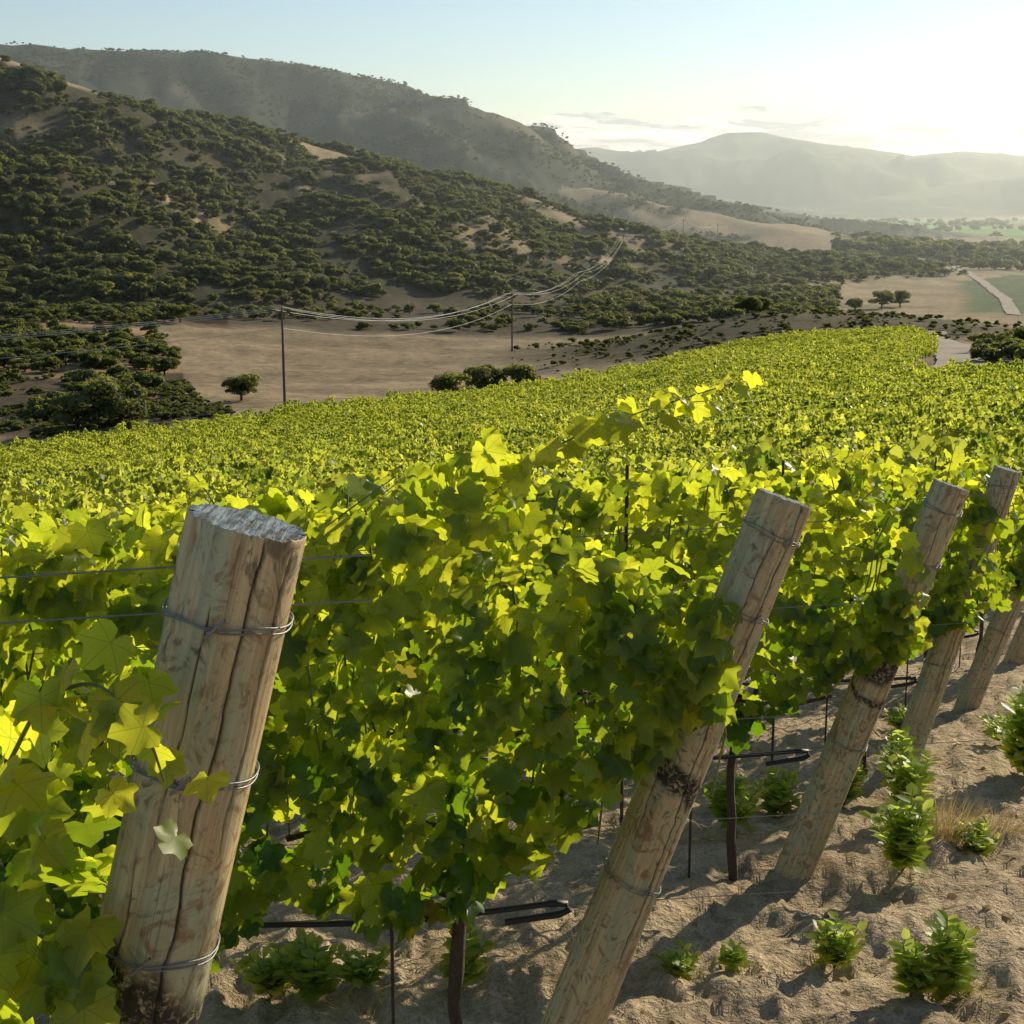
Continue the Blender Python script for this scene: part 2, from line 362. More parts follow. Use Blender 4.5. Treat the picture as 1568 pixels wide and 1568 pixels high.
def shootleaves(r,pth,size,step=.045,big=1.0,taper=.7):
    seg=np.linalg.norm(np.diff(pth,axis=0),axis=1).sum();k=max(3,int(seg/step))
    t=np.linspace(.05,1,k);idx=t*(len(pth)-1);i0=np.minimum(idx.astype(int),len(pth)-2);f=(idx-i0)[:,None]
    P=pth[i0]*(1-f)+pth[i0+1]*f
    sgn=np.where(np.arange(k)%2,1.,-1.)
    off=np.column_stack([r.normal(0,.03,k),sgn*.035+r.normal(0,.02,k),r.normal(.0,.02,k)])
    nrm=np.column_stack([r.normal(.1,.5,k),sgn*.5+r.normal(0,.3,k),.6+r.normal(0,.35,k)])
    tip=np.column_stack([r.normal(0,.6,k),sgn*.5,-.45+r.normal(0,.4,k)])
    sz=size*(1.05-taper*t**2)*(.8+.35*r.random(k))*big
    return (P+off,nrm,tip,sz,np.clip(.7+.28*r.random(k),0,.98),r.normal(1.2,.8,k))
def leaf_mesh(name,proto,data,mats,extra=None):
    pos,nrm,tip,sz,ti,cu=data
    V,F,T,U=place(proto,pos,nrm,tip,sz,ti,cu)
    mi=np.zeros(len(F),int)
    if extra is not None:
        EV,EF=extra;EF3=np.concatenate([EF[:,[0,1,2]],EF[:,[0,2,3]]])+len(V)
        V=np.concatenate([V,EV]);F=np.concatenate([F,EF3]);mi=np.concatenate([mi,np.ones(len(EF3),int)])
        T=np.concatenate([T,np.zeros(len(EV))]);U=np.concatenate([U,np.zeros((len(EV),3))])
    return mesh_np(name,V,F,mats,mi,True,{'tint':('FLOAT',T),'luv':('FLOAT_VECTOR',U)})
# ------------------------------------------------------------ near rows
def make_row(nidx,x0,x1,per_m,top,bot,proto,size,wires,extras=None,thick=.2,shoots=3.6,dens=None,gap=.24,sl=(.14,.42)):
    r=np.random.default_rng(100+nidx);y0=ROWY0+ROWD*nidx
    d,paths=canopy(r,x0,x1,per_m,top,bot,size,thick,shoots,dens,gap,sl)
    if extras:
        for pth,stp,big,tpr in extras:
            pth=np.array(pth,float);t=np.linspace(0,len(pth)-1,24);pp=np.stack([np.interp(t,range(len(pth)),pth[:,q]) for q in range(3)],1)
            for _ in range(3): pp[1:-1]=(pp[:-2]+pp[2:]+2*pp[1:-1])/4
            o=shootleaves(r,pp,size,stp,big,tpr);d=[np.concatenate([a,b]) for a,b in zip(d,o)];paths.append(pp)
    def toW(p):
        q=np.array(p,float);g=base(q[:,0],np.full(len(q),y0));q[:,2]+=g;q[:,1]+=y0;return q
    d[0]=toW(d[0])
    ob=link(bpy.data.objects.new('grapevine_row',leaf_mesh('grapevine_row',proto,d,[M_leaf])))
    tb=Tubes()
    for p in paths: tb.add(toW(p),np.linspace(.0035,.0015,len(p)),5)
    for _ in range(int((x1-x0)*9)):
        xs=r.uniform(x0,x1);t=np.linspace(0,1,7);tt=float(top(np.array([xs]))[0])
        zb=.8+r.normal(0,.05);p=np.column_stack([xs+np.cumsum(r.normal(0,.03,7)),np.cumsum(r.normal(0,.03,7)),zb+(tt-.05-zb)*t])
        tb.add(toW(p),.0035,5)
    tb.obj('shoots',M_cane,ob)
    tk=Tubes();xs=x1-.75
    while xs>x0:
        t=np.linspace(-.08,.82,9);p=np.column_stack([xs+np.cumsum(r.normal(0,.012,9)),np.cumsum(r.normal(0,.012,9)),t])
        tk.add(toW(p),np.linspace(.022,.017,9)*(1+r.normal(0,.10,9)),8)
        a=np.linspace(0,1,8);p=np.column_stack([xs-.5+.9*a,r.normal(0,.008,8),.82+.04*np.sin(a*6)]);tk.add(toW(p),.009,6)
        xs-=1.3
    tk.obj('trunks',M_bark,ob)
    wv=Tubes()
    for hgt in wires:
        p=np.column_stack([np.linspace(x0-1,x1+.35,30),np.zeros(30),np.full(30,hgt)]);q=toW(p);wv.add(q,.0014,5)
    wv.obj('trellis_wires',M_wire,ob)
    hs=Tubes();xx=np.linspace(x0-1,x1-.48,40)
    p=np.column_stack([xx,.02*np.sin(xx*2.1),.56+.012*np.sin(xx*5)]);q=toW(p);hs.add(q,.0095,8)
    for kx in range(3,40,4): c0=q[kx];hs.add(np.array([c0-[.012,0,0],c0+[.012,0,0]]),.013,8)
    e=q[-1];hs.add(np.array([e,e+[.04,0,-.002],e+[.048,.0,-.02],e+[.02,.0,-.035],e+[-.14,.01,-.065]]),.011,8)
    hs.obj('drip_hose',M_hose,ob)
    st=Tubes();xs=x1-(1.25 if nidx>1 else 3.0)
    while xs>x0:
        p=np.column_stack([[xs]*5,[0.03]*5,np.linspace(-.1,1.88,5)]);st.add(toW(p),.008,4);xs-=4.6
    xq=x1-.95;p=np.column_stack([[xq]*3,[-.02]*3,[-.05,.2,.55]]);st.add(toW(p),.006,6)
    st.obj('stakes',M_steel,ob)
    return ob
def lerp(xs,ys): return lambda x: np.interp(x,xs,ys)+.13*(vn(np.asarray(x)*2.7,np.zeros(np.shape(x)),4)-.5)
WIRES=[1.66,1.42,1.1,.8,.56]
make_row(0,-2.6,-.53,900,lerp([-3,-.8,-.55],[1.66,1.62,1.46]),lerp([-3,-.5],[.35,.45]),LEAF_HI,.056,[1.72,1.66,.8],
   extras=[([(-.66,-.05,1.46),(-.57,-.13,1.60),(-.49,-.17,1.63),(-.43,-.18,1.56),(-.415,-.18,1.50)],.018,.85,.45)],shoots=0.6,thick=.2,sl=(.05,.14))
make_row(1,-3.4,.60,900,lerp([-3.4,-.9,-.45,-.05,.12,.3,.62],[1.80,1.78,1.90,1.90,1.66,1.54,1.45]),lerp([-3.4,-.1,.1,.3,.62],[.64,.60,.78,.98,1.10]),LEAF_HI,.066,WIRES,
   extras=[([(-.10,0,1.75),(.02,.0,1.86),(.14,.0,1.93),(.32,0,1.99),(.48,.0,2.03),(.60,0,2.06)],.021,.95,.45),([(-.62,-.1,1.62),(-.45,-.18,1.80),(-.30,-.2,1.90)],.045,1.0,.7)],shoots=3.4,
   dens=lambda x: np.interp(x,[-3.4,0,.15,.62],[1,1,.75,.45]))
for k in range(2,6):
    y=ROWY0+ROWD*k;xe=rowend(y)-.05
    make_row(k,-.42*y-1.0,xe,620 if k<4 else 540,lerp([-20,xe-.9,xe-.3,xe],[1.76,1.80,1.68,1.5]),lerp([-20,xe-.5,xe],[.6,.72,.95]),LEAF_HI if k<3 else LEAF_MID,.072,WIRES,
      dens=lambda x,xe=xe: np.interp(x,[-50,xe-.6,xe],[1,1,.5]))
# ------------------------------------------------------------ instancing utility
def scatter(name,protos,P,rot,scl,vid):
    colln=bpy.data.collections.new(name+'_parts')
    for q in protos: colln.objects.link(q)
    me=bpy.data.meshes.new(name);me.vertices.add(len(P));me.vertices.foreach_set('co',np.asarray(P,np.float32).ravel())
    for an,ty,ar,key in (('rot','FLOAT_VECTOR',rot,'vector'),('scl','FLOAT_VECTOR',scl,'vector'),('vid','INT',vid,'value')):
        a=me.attributes.new(an,ty,'POINT');a.data.foreach_set(key,np.asarray(ar,np.int32 if ty=='INT' else np.float32).ravel())
    ob=link(bpy.data.objects.new(name,me))
    ng=bpy.data.node_groups.new(name+'_gn','GeometryNodeTree')
    ng.interface.new_socket(name='Geometry',in_out='INPUT',socket_type='NodeSocketGeometry')
    ng.interface.new_socket(name='Geometry',in_out='OUTPUT',socket_type='NodeSocketGeometry')
    N=ng.nodes;L=ng.links;gi=N.new('NodeGroupInput');go=N.new('NodeGroupOutput')
    ci=N.new('GeometryNodeCollectionInfo');ci.inputs['Collection'].default_value=colln
    ci.inputs['Separate Children'].default_value=True;ci.inputs['Reset Children'].default_value=True
    ip=N.new('GeometryNodeInstanceOnPoints');ip.inputs['Pick Instance'].default_value=True
    def na(nm,dt):
        a=N.new('GeometryNodeInputNamedAttribute');a.data_type=dt;a.inputs['Name'].default_value=nm;return a.outputs['Attribute']
    L.new(gi.outputs[0],ip.inputs['Points']);L.new(ci.outputs[0],ip.inputs['Instance'])
    L.new(na('vid','INT'),ip.inputs['Instance Index'])
    e2r=N.new('FunctionNodeEulerToRotation');L.new(na('rot','FLOAT_VECTOR'),e2r.inputs[0]);L.new(e2r.outputs[0],ip.inputs['Rotation'])
    L.new(na('scl','FLOAT_VECTOR'),ip.inputs['Scale']);L.new(ip.outputs[0],go.inputs[0])
    md=ob.modifiers.new('scatter','NODES');md.node_group=ng
    return ob
segs=[]
for v in range(10):
    r=np.random.default_rng(500+v)
    tv=r.uniform(1.3,1.8,5)
    d,paths=canopy(r,-.85,.85,190,lerp([-.9,-.4,0,.4,.9],tv),lerp([-1.2,1.2],[.45,.45]),.105,.27,5)
    if v>=6: d[4]=d[4]*.62
    tb=Tubes()
    for p in paths: tb.add(p,.005,3)
    tb.add([(0,0,-.2),(.03,.02,.4),(0,0,.85)],.03,5)
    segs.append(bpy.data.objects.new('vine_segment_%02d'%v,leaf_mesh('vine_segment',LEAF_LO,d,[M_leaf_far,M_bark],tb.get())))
PX=[];PY=[]
k=6
while ROWY0+ROWD*k<258:
    y=ROWY0+ROWD*k
    xs=np.arange(max(-92,-.45*y-4),min(rowend(y)-1.0,70),1.6);xs=xs+rng.uniform(0,.8)
    m=inpoly(xs,np.full(len(xs),y),VINE);m&=(rng.random(len(xs))>.04)
    PX.append(xs[m]);PY.append(np.full(m.sum(),y)+rng.normal(0,.04,m.sum()));k+=1
PX=np.concatenate(PX);PY=np.concatenate(PY);PZ=gh(PX,PY)
k=len(PX);flip=rng.integers(0,2,k)*np.pi
eps=.5;sl_=(H(PX+eps,PY)-H(PX-eps,PY))/(2*eps)
tilt=-np.arctan(sl_)*np.where(flip>1,-1,1)
vig=(.55+.7*fbm(PX/9,PY/7,4,600)+.34*rng.random(k))
dk=(fbm(PX/13,PY/6,4,610)+.25*(rng.random(k)-.5))>.57
scatter('vineyard_rows',segs,np.stack([PX,PY,PZ],1),np.stack([np.zeros(k),tilt,flip],1),np.stack([np.ones(k),np.ones(k)*(.75+.4*rng.random(k)),vig],1),np.where(dk,rng.integers(6,10,k),rng.integers(0,6,k)))
# ------------------------------------------------------------ oak / shrub prototypes
def oak(name,seed,ntri=2600,leaf=.34,h=5.,w=3.2,trunk=True,lumps=16):
    r=np.random.default_rng(seed);cz=h*.58
    C=[];RAD=[]
    for i in range(lumps):
        a=r.uniform(0,2*np.pi);q=np.sqrt(r.random())*.72;zz=r.uniform(-.6,.62)
        C.append((np.cos(a)*q*w*(1-.35*max(zz,0)),np.sin(a)*q*w*(1-.35*max(zz,0)),cz+zz*h*.42));RAD.append(r.uniform(.20,.42)*w)
    C=np.array(C);RAD=np.array(RAD)
    pr=RAD**2/np.sum(RAD**2);li=r.choice(lumps,ntri,p=pr)
    d=r.normal(0,1,(ntri,3));d/=np.linalg.norm(d,axis=1)[:,None]
    d[:,2]=np.where(d[:,2]<-.35,-d[:,2]*.6,d[:,2])
    rad=RAD[li]*(.72+.36*r.random(ntri))*(.85+.3*vn(d[:,0]*3+li,d[:,1]*3+d[:,2]*2,seed))
    P=C[li]+d*rad[:,None]*np.array([1,1,.78]);P[:,2]=np.maximum(P[:,2],.12)
    nrm=d+r.normal(0,.5,(ntri,3));nrm/=np.linalg.norm(nrm,axis=1)[:,None]
    t=r.normal(0,1,(ntri,3));t-=nrm*(t*nrm).sum(1)[:,None];t/=np.linalg.norm(t,axis=1)[:,None];b=np.cross(nrm,t)
    s=(leaf*(.5+.8*r.random(ntri)))[:,None]
    V=np.stack([P+t*s,P-t*s*.6+b*s*.7,P-t*s*.5-b*s*.7],1).reshape(-1,3);F=np.arange(ntri*3).reshape(-1,3)
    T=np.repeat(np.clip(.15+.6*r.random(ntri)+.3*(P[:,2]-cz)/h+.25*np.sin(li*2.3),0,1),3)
    mi=np.zeros(ntri,int)
    if trunk:
        tb=Tubes();tb.add([(0,0,-.6),(.08,.05,h*.15),(.0,.1,h*.32),(.1,0,h*.5)],[.24,.2,.17,.1],7)
        for i in range(7):
            e=C[i];tb.add([(0,.05,h*.22),(e[0]*.4,e[1]*.4,h*.36),tuple(e)],[.13,.09,.03],5)
        EV,EF=tb.get();EF3=np.concatenate([EF[:,[0,1,2]],EF[:,[0,2,3]]])+len(V)
        V=np.concatenate([V,EV]);F=np.concatenate([F,EF3]);T=np.concatenate([T,np.zeros(len(EV))]);mi=np.concatenate([mi,np.ones(len(EF3),int)])
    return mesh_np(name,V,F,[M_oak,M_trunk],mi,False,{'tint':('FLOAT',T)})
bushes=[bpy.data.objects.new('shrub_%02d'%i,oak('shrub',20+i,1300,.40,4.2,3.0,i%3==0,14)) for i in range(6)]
BP=[];BS=[]
def addb(x,y,keep,s):
    BP.append(np.stack([x[keep],y[keep]],1));BS.append(s[keep])
k=46000;x=rng.uniform(-360,260,k);y=rng.uniform(340,900,k);z,hid,up=H(x,y,True);tmk=tanmask(x,y,hid,up)
cl=fbm(x/26,y/20,4,700)*.6+vn(x/8,y/8,705)*.4
dn=(sst(cl,.34,.50)*.95+.04)*(1-tmk)+.02
dn*=sst(up,.3,4)
keep=(rng.random(k)<dn)&(hid==0);addb(x,y,keep,.30+1.05*rng.random(k)**1.6*sst(cl,.28,.58))
keep=(hid!=0)&(x>.05*y)&(x<.215*y)&(y>350)&(y<700)&(fbm(x/22,y/22,3,710)>.42)&(rng.random(k)<.42);addb(x,y,keep,.4+.7*rng.random(k))
keep=(up<4)&(x<.05*y)&(y>345)&(y<520)&(fbm(x/18,y/18,3,712)>.5)&(rng.random(k)<.33);addb(x,y,keep,.25+.6*rng.random(k))
k=40000;x=rng.uniform(-700,420,k);y=rng.uniform(820,1620,k);z,hid,up=H(x,y,True);tmk=tanmask(x,y,hid,up)
dn=(sst(fbm(x/50,y/40,5,720),.38,.54)*.75+.04)*(1-tmk)*sst(up,.5,8);keep=(rng.random(k)<dn)&(hid>=0);addb(x,y,keep,.30+.38*rng.random(k))
k=3600;x=rng.uniform(-170,-40,k);y=rng.uniform(140,430,k);nz=fbm(x/20,y/20,3,730)
keep=(x<-.205*y)&(~inpoly(x,y,FIELD))&(((nz>.38)&(y>225)&(y<420)&(x<-.225*y))|((nz>.54)&(y>155)&(y<=225)))&(rng.random(k)<.8);addb(x,y,keep,.32+.5*rng.random(k))
k=5000;x=rng.uniform(-90,-24,k);y=rng.uniform(150,245,k);keep=(~inpoly(x,y,FIELD))&(~inpoly(x,y,VINE))&(x<-.19*y)&(fbm(x/9,y/9,3,735)>.42)&(y>155-(x+48)*.9);addb(x,y,keep,.10+.18*rng.random(k))
k=2200;x=rng.uniform(150,900,k);y=rng.uniform(800,2600,k);z,hid,up=H(x,y,True)
keep=(hid<0)&(((np.abs((y-1230)-(x-300)*.2)<60)&(x>.22*y))|(fbm(x/120,y/80,3,740)>.60));addb(x,y,keep,1.2+1.2*rng.random(k))
k=1100;x=rng.uniform(150,420,k);y=rng.uniform(760,1130,k);keep=(fbm(x/45,y/45,3,750)>.48)&(x>.225*y);addb(x,y,keep,.8+1.0*rng.random(k))
k=320;t=rng.random(k);addb(196+190*t,900+90*t+rng.normal(0,14,k),rng.random(k)<.95,1.5+1.1*rng.random(k))
k=420;x=rng.uniform(46,95,k);y=rng.uniform(126,190,k);keep=(x>.315*y);addb(x,y,keep,.35+.4*rng.random(k))
k=2400;x=rng.uniform(0,110,k);y=rng.uniform(240,345,k);keep=(~inpoly(x,y,VINE))&(rng.random(k)<.5*mound_f(x,y));addb(x,y,keep,.10+.25*rng.random(k)**2)
BP=np.concatenate(BP);BS=np.concatenate(BS);k=len(BP);print('bushes',k,'segs',len(PX))
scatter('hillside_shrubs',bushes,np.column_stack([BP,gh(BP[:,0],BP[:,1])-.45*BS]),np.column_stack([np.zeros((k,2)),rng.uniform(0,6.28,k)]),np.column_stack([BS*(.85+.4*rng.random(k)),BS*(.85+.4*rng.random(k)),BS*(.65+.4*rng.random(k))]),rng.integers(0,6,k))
oakm=[oak('oak_tree',60+i,7000,.2,4.8,3.2,True,20) for i in range(3)]
OAKS=[(-35,192,.85),(-7.5,190,1.0),(-4,203,1.15),(1.2,206,1.05),(-74,335,1.0),(-57,245,.8),(-43,163,1.35),(-47,160,1.0),(47,300,1.0),(50,303,.9),(108,440,1.3),(98,430,1.0),(116,450,1.2)]
for i,(x,y,s) in enumerate(OAKS):
    o=link(bpy.data.objects.new('oak_tree',oakm[i%3]));o.location=(x,y,float(gh(np.array([float(x)]),np.array([float(y)]))[0])-.1);o.scale=(s,s,s*.85);o.rotation_euler=(0,0,i*1.7)
# ------------------------------------------------------------ wooden posts
def postmat():
    m,nt,N,L,out=newmat('post_wood')
    tc=N.new('ShaderNodeTexCoord');oi=N.new('ShaderNodeObjectInfo')
    def mapped(sc):
        mp=N.new('ShaderNodeMapping');mp.inputs['Scale'].default_value=sc;L.new(tc.outputs['Object'],mp.inputs[0]);L.new(oi.outputs['Location'],mp.inputs['Location']);return mp.outputs[0]
    g=noise_(N,L,mapped((60,60,1.6)),1,8,.7,.4);s=noise_(N,L,mapped((12,12,3.0)),1,4,.6,1.2);s2=noise_(N,L,mapped((13,13,9)),1.3,6,.68,1.8)
    gf=noise_(N,L,mapped((230,230,4)),1,3,.6,.2)
    c=ramp_(N,L,g,[(.25,(.20,.14,.07)),(.42,(.42,.31,.155)),(.58,(.62,.49,.26)),(.8,(.50,.41,.22))])
    c=mix_(N,L,ramp_(N,L,s,[(.47,(0,0,0)),(.60,(.6,.6,.6))]),c,(.32,.39,.25))
    c=mix_(N,L,ramp_(N,L,s2,[(.53,(0,0,0)),(.63,(.8,.8,.8))]),c,(.22,.12,.05))
    c=mix_(N,L,ramp_(N,L,s2,[(.34,(.85,.85,.85)),(.43,(0,0,0))]),c,(.12,.09,.055))
    c=mix_(N,L,ramp_(N,L,gf,[(.30,(.6,.6,.6)),(.38,(0,0,0))]),c,(.12,.09,.06))
    ck=attr(N,'crack').outputs['Fac'];c=mix_(N,L,ck,c,(.02,.015,.01))
    nt2=noise_(N,L,tc.outputs['Object'],60,5,.75,.6)
    bd=math_(N,L,'MULTIPLY',attr(N,'band').outputs['Fac'],ramp_(N,L,nt2,[(.38,(0,0,0)),(.50,(1,1,1))]));c=mix_(N,L,bd,c,(.02,.016,.012))
    p=N.new('ShaderNodeBsdfPrincipled');L.new(c,p.inputs['Base Color']);p.inputs['Roughness'].default_value=.68
    b=bump_(N,L,g,.5,.004);b=bump_(N,L,gf,.4,.002,b);L.new(b,p.inputs['Normal']);L.new(p.outputs[0],out.inputs[0]);return m
def topmat():
    m,nt,N,L,out=newmat('post_end_grain')
    tc=N.new('ShaderNodeTexCoord')
    mp=N.new('ShaderNodeMapping');mp.inputs['Scale'].default_value=(1,.07,1);mp.inputs['Rotation'].default_value=(0,0,.6);L.new(tc.outputs['Object'],mp.inputs[0])
    g=noise_(N,L,mp.outputs[0],110,6,.75,.3);g2=noise_(N,L,tc.outputs['Object'],60,4,.6)
    c=ramp_(N,L,g,[(.40,(.02,.02,.02)),(.47,(.08,.11,.13)),(.56,(.24,.32,.36)),(.74,(.46,.50,.48))])
    c=mix_(N,L,ramp_(N,L,g2,[(.5,(0,0,0)),(.65,(.5,.5,.5))]),c,(.30,.25,.17))
    p=N.new('ShaderNodeBsdfPrincipled');L.new(c,p.inputs['Base Color']);p.inputs['Roughness'].default_value=.85
    L.new(bump_(N,L,g,1.0,.008),p.inputs['Normal']);L.new(p.outputs[0],out.inputs[0]);return m
M_post=postmat();M_top=topmat()
def make_post(top,lean,leany,length,rt,rb,seed,bands,loops,toptilt=(0,0)):
    r=np.random.default_rng(seed);K=256;Z=np.concatenate([[0,-.0012,-.004,-.01],np.linspace(-.02,-length,170)]);a=np.linspace(0,2*np.pi,K,endpoint=False)
    AA,ZZ=np.meshgrid(a,Z)
    rad=rt+(rb-rt)*(-ZZ/length)
    rad=rad*(1+.06*(vn(np.cos(AA)*1.2+seed,ZZ*2.5+np.sin(AA)*1.2,seed)-.5)+.03*np.cos(2*AA+seed))+.0012*(vn(AA*9,ZZ*1.5,seed+2)-.5)
    crack=np.zeros(AA.shape)
    for ca,cz0,cz1,wd in ((-1.2+r.normal(0,.2),0,-1.5,.026),(-2.2+r.normal(0,.2),-.45,-1.1,.020),(-.6,-.02,-.5,.016),(-1.75,-.1,-.5,.014),(-.9,-.7,-1.3,.020),(1.5,0,-1,.03)):
        c0=ca+.08*np.sin(ZZ*5+seed)+.12*(vn(ZZ*11,ZZ*0,seed+5)-.5)+.05*(vn(ZZ*40,ZZ*0,seed+6)-.5)
        dd=np.abs((AA-c0+np.pi)%(2*np.pi)-np.pi)
        cc=np.clip(1.3-dd/wd,0,1)*sst(cz0-ZZ,-.01,.02)*sst(ZZ-cz1,0,.15);crack=np.maximum(crack,cc)
    rad=rad-crack*.006
    rad[0]*=.985;rad[1]*=.993
    X=rad*np.cos(AA);Y=rad*np.sin(AA)
    jag=.0035*(vn(AA*9,ZZ*0,seed)-.5)+.002*(vn(AA*30,ZZ*0,seed+1)-.5)
    Z2=ZZ+(toptilt[0]*X+toptilt[1]*Y+jag)*np.exp(ZZ/.02)
    band=np.zeros(AA.shape)
    for bz,bw in bands: band=np.maximum(band,1-sst(np.abs(ZZ+bz+.05*np.sin(AA+seed)+.05*(vn(AA*2,ZZ*12,seed)-.5)),bw*.6,bw))
    V=np.stack([X,Y,Z2],-1).reshape(-1,3);nz=len(Z)
    i=np.arange(nz-1)[:,None]*K;j=np.arange(K)[None,:];j2=(j+1)%K
    F=np.stack([i+j,i+K+j,i+K+j2,i+j2],-1).reshape(-1,4)
    tris=np.concatenate([F[:,[0,1,2]],F[:,[0,2,3]]]);mi=np.zeros(len(tris),int)
    TV=[];prev=np.arange(K);base_=len(V);TF=[]
    for q in (.995,.85,.65,.45,.25,.1):
        xx=X[0]*q;yy=Y[0]*q;zz=toptilt[0]*xx+toptilt[1]*yy+.003*(vn((xx*.88-yy*.48)*130,(yy*.88+xx*.48)*12,seed)-.5)*(q<.99)+jag[0]*(q>.99)
        TV.append(np.stack([xx,yy,zz],1));cur=base_+np.arange(K);base_+=K
        nx=np.roll(cur,-1);pn=np.roll(prev,-1)
        TF+= [np.stack([prev,pn,nx],1),np.stack([prev,nx,cur],1)];prev=cur
    TV.append(np.array([[0,0,.0]]));TF.append(np.stack([prev,np.roll(prev,-1),np.full(K,base_)],1))
    TF=np.concatenate(TF);nV=sum(len(t) for t in TV)
    V=np.concatenate([V]+TV);tris=np.concatenate([tris,TF]);mi=np.concatenate([mi,np.ones(len(TF),int)])
    cr=np.concatenate([crack.ravel(),np.zeros(nV)]);bn=np.concatenate([band.ravel(),np.zeros(nV)])
    me=mesh_np('wooden_post',V,tris,[M_post,M_top],mi,True,{'crack':('FLOAT',cr),'band':('FLOAT',bn)})
    sm=np.ones(len(tris),bool);sm[mi==1]=False;me.polygons.foreach_set('use_smooth',sm)
    o=link(bpy.data.objects.new('wooden_post',me));o.location=top
    o.rotation_euler=(-math.atan(leany),math.atan(lean),0)
    tb=Tubes()
    for lz in loops:
        for q in range(2):
            t=np.linspace(0,2*np.pi,60);R0=rt+(rb-rt)*(lz/length)+.0035
            p=np.stack([np.cos(t)*R0*1.02,np.sin(t)*R0*1.02,-lz-q*.009*np.cos(t+seed)+.012*np.sin(t+seed*2+q*.4)+.002*np.sin(5*t)],1);tb.add(p,.0014,5)
        a0=-2.0+seed*.4;t=np.linspace(0,1,20);cx,cy=np.cos(a0),np.sin(a0)
        p=np.stack([cx*(R0+.004+.003*np.sin(t*25)),cy*(R0+.004)+0*t,-lz+.012*math.sin(a0+seed*2)+.03*(t-.5)],1)+np.stack([-cy*.02*(t-.5),cx*.02*(t-.5),0*t],1);tb.add(p,.0022,5)
    tb.obj('wire_ties',M_wire,o)
    return o
L2=[.1,.335,.62,1.2]
make_post((-.335,1.86,-.405),.255,-.02,2.0,.0765,.081,1,[(.74,.13)],[.125,.34,.60],(0,-.06))
make_post((.75,4.03,-.81),.352,-.02,2.1,.080,.090,2,[(.84,.05)],L2,(.0,-.1))
make_post((1.855,6.2,-1.19),.34,0,2.0,.080,.088,3,[(.78,.09),(.95,.02)],L2,(0,-.05))
make_post((2.83,8.4,-1.52),.28,0,2.0,.080,.086,4,[(.8,.06)],L2)
make_post((3.95,10.54,-1.98),.34,0,2.0,.080,.086,5,[(.8,.06)],L2)
make_post((5.0,12.7,-2.4),.34,0,2.0,.080,.086,6,[(.8,.06)],L2)
# ------------------------------------------------------------ weeds, grass
def weed(x,y,h,w,seed,stems=9,name='weed_plant'):
    r=np.random.default_rng(seed);P=[];Nn=[];T=[];S=[];tb=Tubes()
    for s in range(stems):
        a=r.uniform(0,6.28);sp=r.uniform(.1,1)*w;hh=h*r.uniform(.6,1.)*(1-.35*sp/w)
        t=np.linspace(0,1,6);pth=np.stack([np.cos(a)*sp*t**1.3,np.sin(a)*sp*t**1.3,hh*t],1);tb.add(pth,.002,4)
        nl=int(9+hh*45)
        for q in range(nl):
            u=.15+.85*q/nl;pp=np.array([np.interp(u,t,pth[:,c]) for c in range(3)]);b=q*2.4+s
            P.append(pp);T.append(np.array([np.cos(b),np.sin(b),.45+.5*u]));Nn.append(np.array([-np.cos(b)*.5,-np.sin(b)*.5,1.])+r.normal(0,.25,3));S.append((.046+.028*r.random())*(1.1-.45*u)*(.8+.5*h/.25))
    me=leaf_mesh(name,LEAF_W,(np.array(P),np.array(Nn),np.array(T),np.array(S),r.random(len(P)),r.normal(1,.5,len(P))),[M_weed,M_cane],tb.get())
    o=link(bpy.data.objects.new(name,me));o.location=(x,y,float(base(x,y)[0]+microz(np.array([x]),np.array([y]))[0]));return o
for i,(x,y,h,w) in enumerate([(-.18,4.92,.30,.10),(-.72,5.0,.30,.16),(-.55,4.95,.18,.15),(1.2,5.1,.28,.10),(1.38,4.72,.22,.15),(1.50,4.72,.40,.10),(1.7,6.05,.44,.16),(2.13,6.36,.20,.14),(2.95,8.1,.62,.24),(2.1,7.6,.48,.14),(1.07,6.8,.34,.17),(1.35,7.2,.3,.17),(.62,5.1,.11,.10),(.82,5.05,.10,.07),(2.6,9.6,.16,.18),(3.05,8.8,.2,.25),(1.95,6.9,.5,.11),(-.9,5.1,.25,.18),(1.75,7.4,.4,.15)]):
    weed(x,y,h,w,800+i,5+int(w*50))
def tuft(x,y,h,w,k,seed,name='dry_grass_tuft',mat=None):
    r=np.random.default_rng(seed);a=r.uniform(0,6.28,k);q=np.sqrt(r.random(k))*w
    b=np.stack([np.cos(a)*q*.5,np.sin(a)*q*.5,np.zeros(k)],1);hh=h*(.4+.6*r.random(k));b[:,2]=base(x+b[:,0],y+b[:,1])+microz(x+b[:,0],y+b[:,1])-.01
    l=np.stack([np.cos(a)*q*1.3+r.normal(0,.05,k),np.sin(a)*q*1.3+r.normal(0,.05,k),b[:,2]+hh],1);mdl=(b+l)/2+np.array([0,0,.12])*hh[:,None]
    sd=r.normal(0,1,(k,3));sd[:,2]=0;sd/=np.linalg.norm(sd,axis=1)[:,None];sd*=.0014
    V=np.stack([b-sd,b+sd,mdl+sd,mdl-sd,l],1);V[...,0]+=x;V[...,1]+=y
    f=np.array([(0,1,2),(0,2,3),(3,2,4)]);F=(f[None]+(np.arange(k)*5)[:,None,None]).reshape(-1,3)
    link(bpy.data.objects.new(name,mesh_np(name,V.reshape(-1,3),F,[mat or M_dry],attrs={'tint':('FLOAT',np.repeat(r.random(k),5))})))
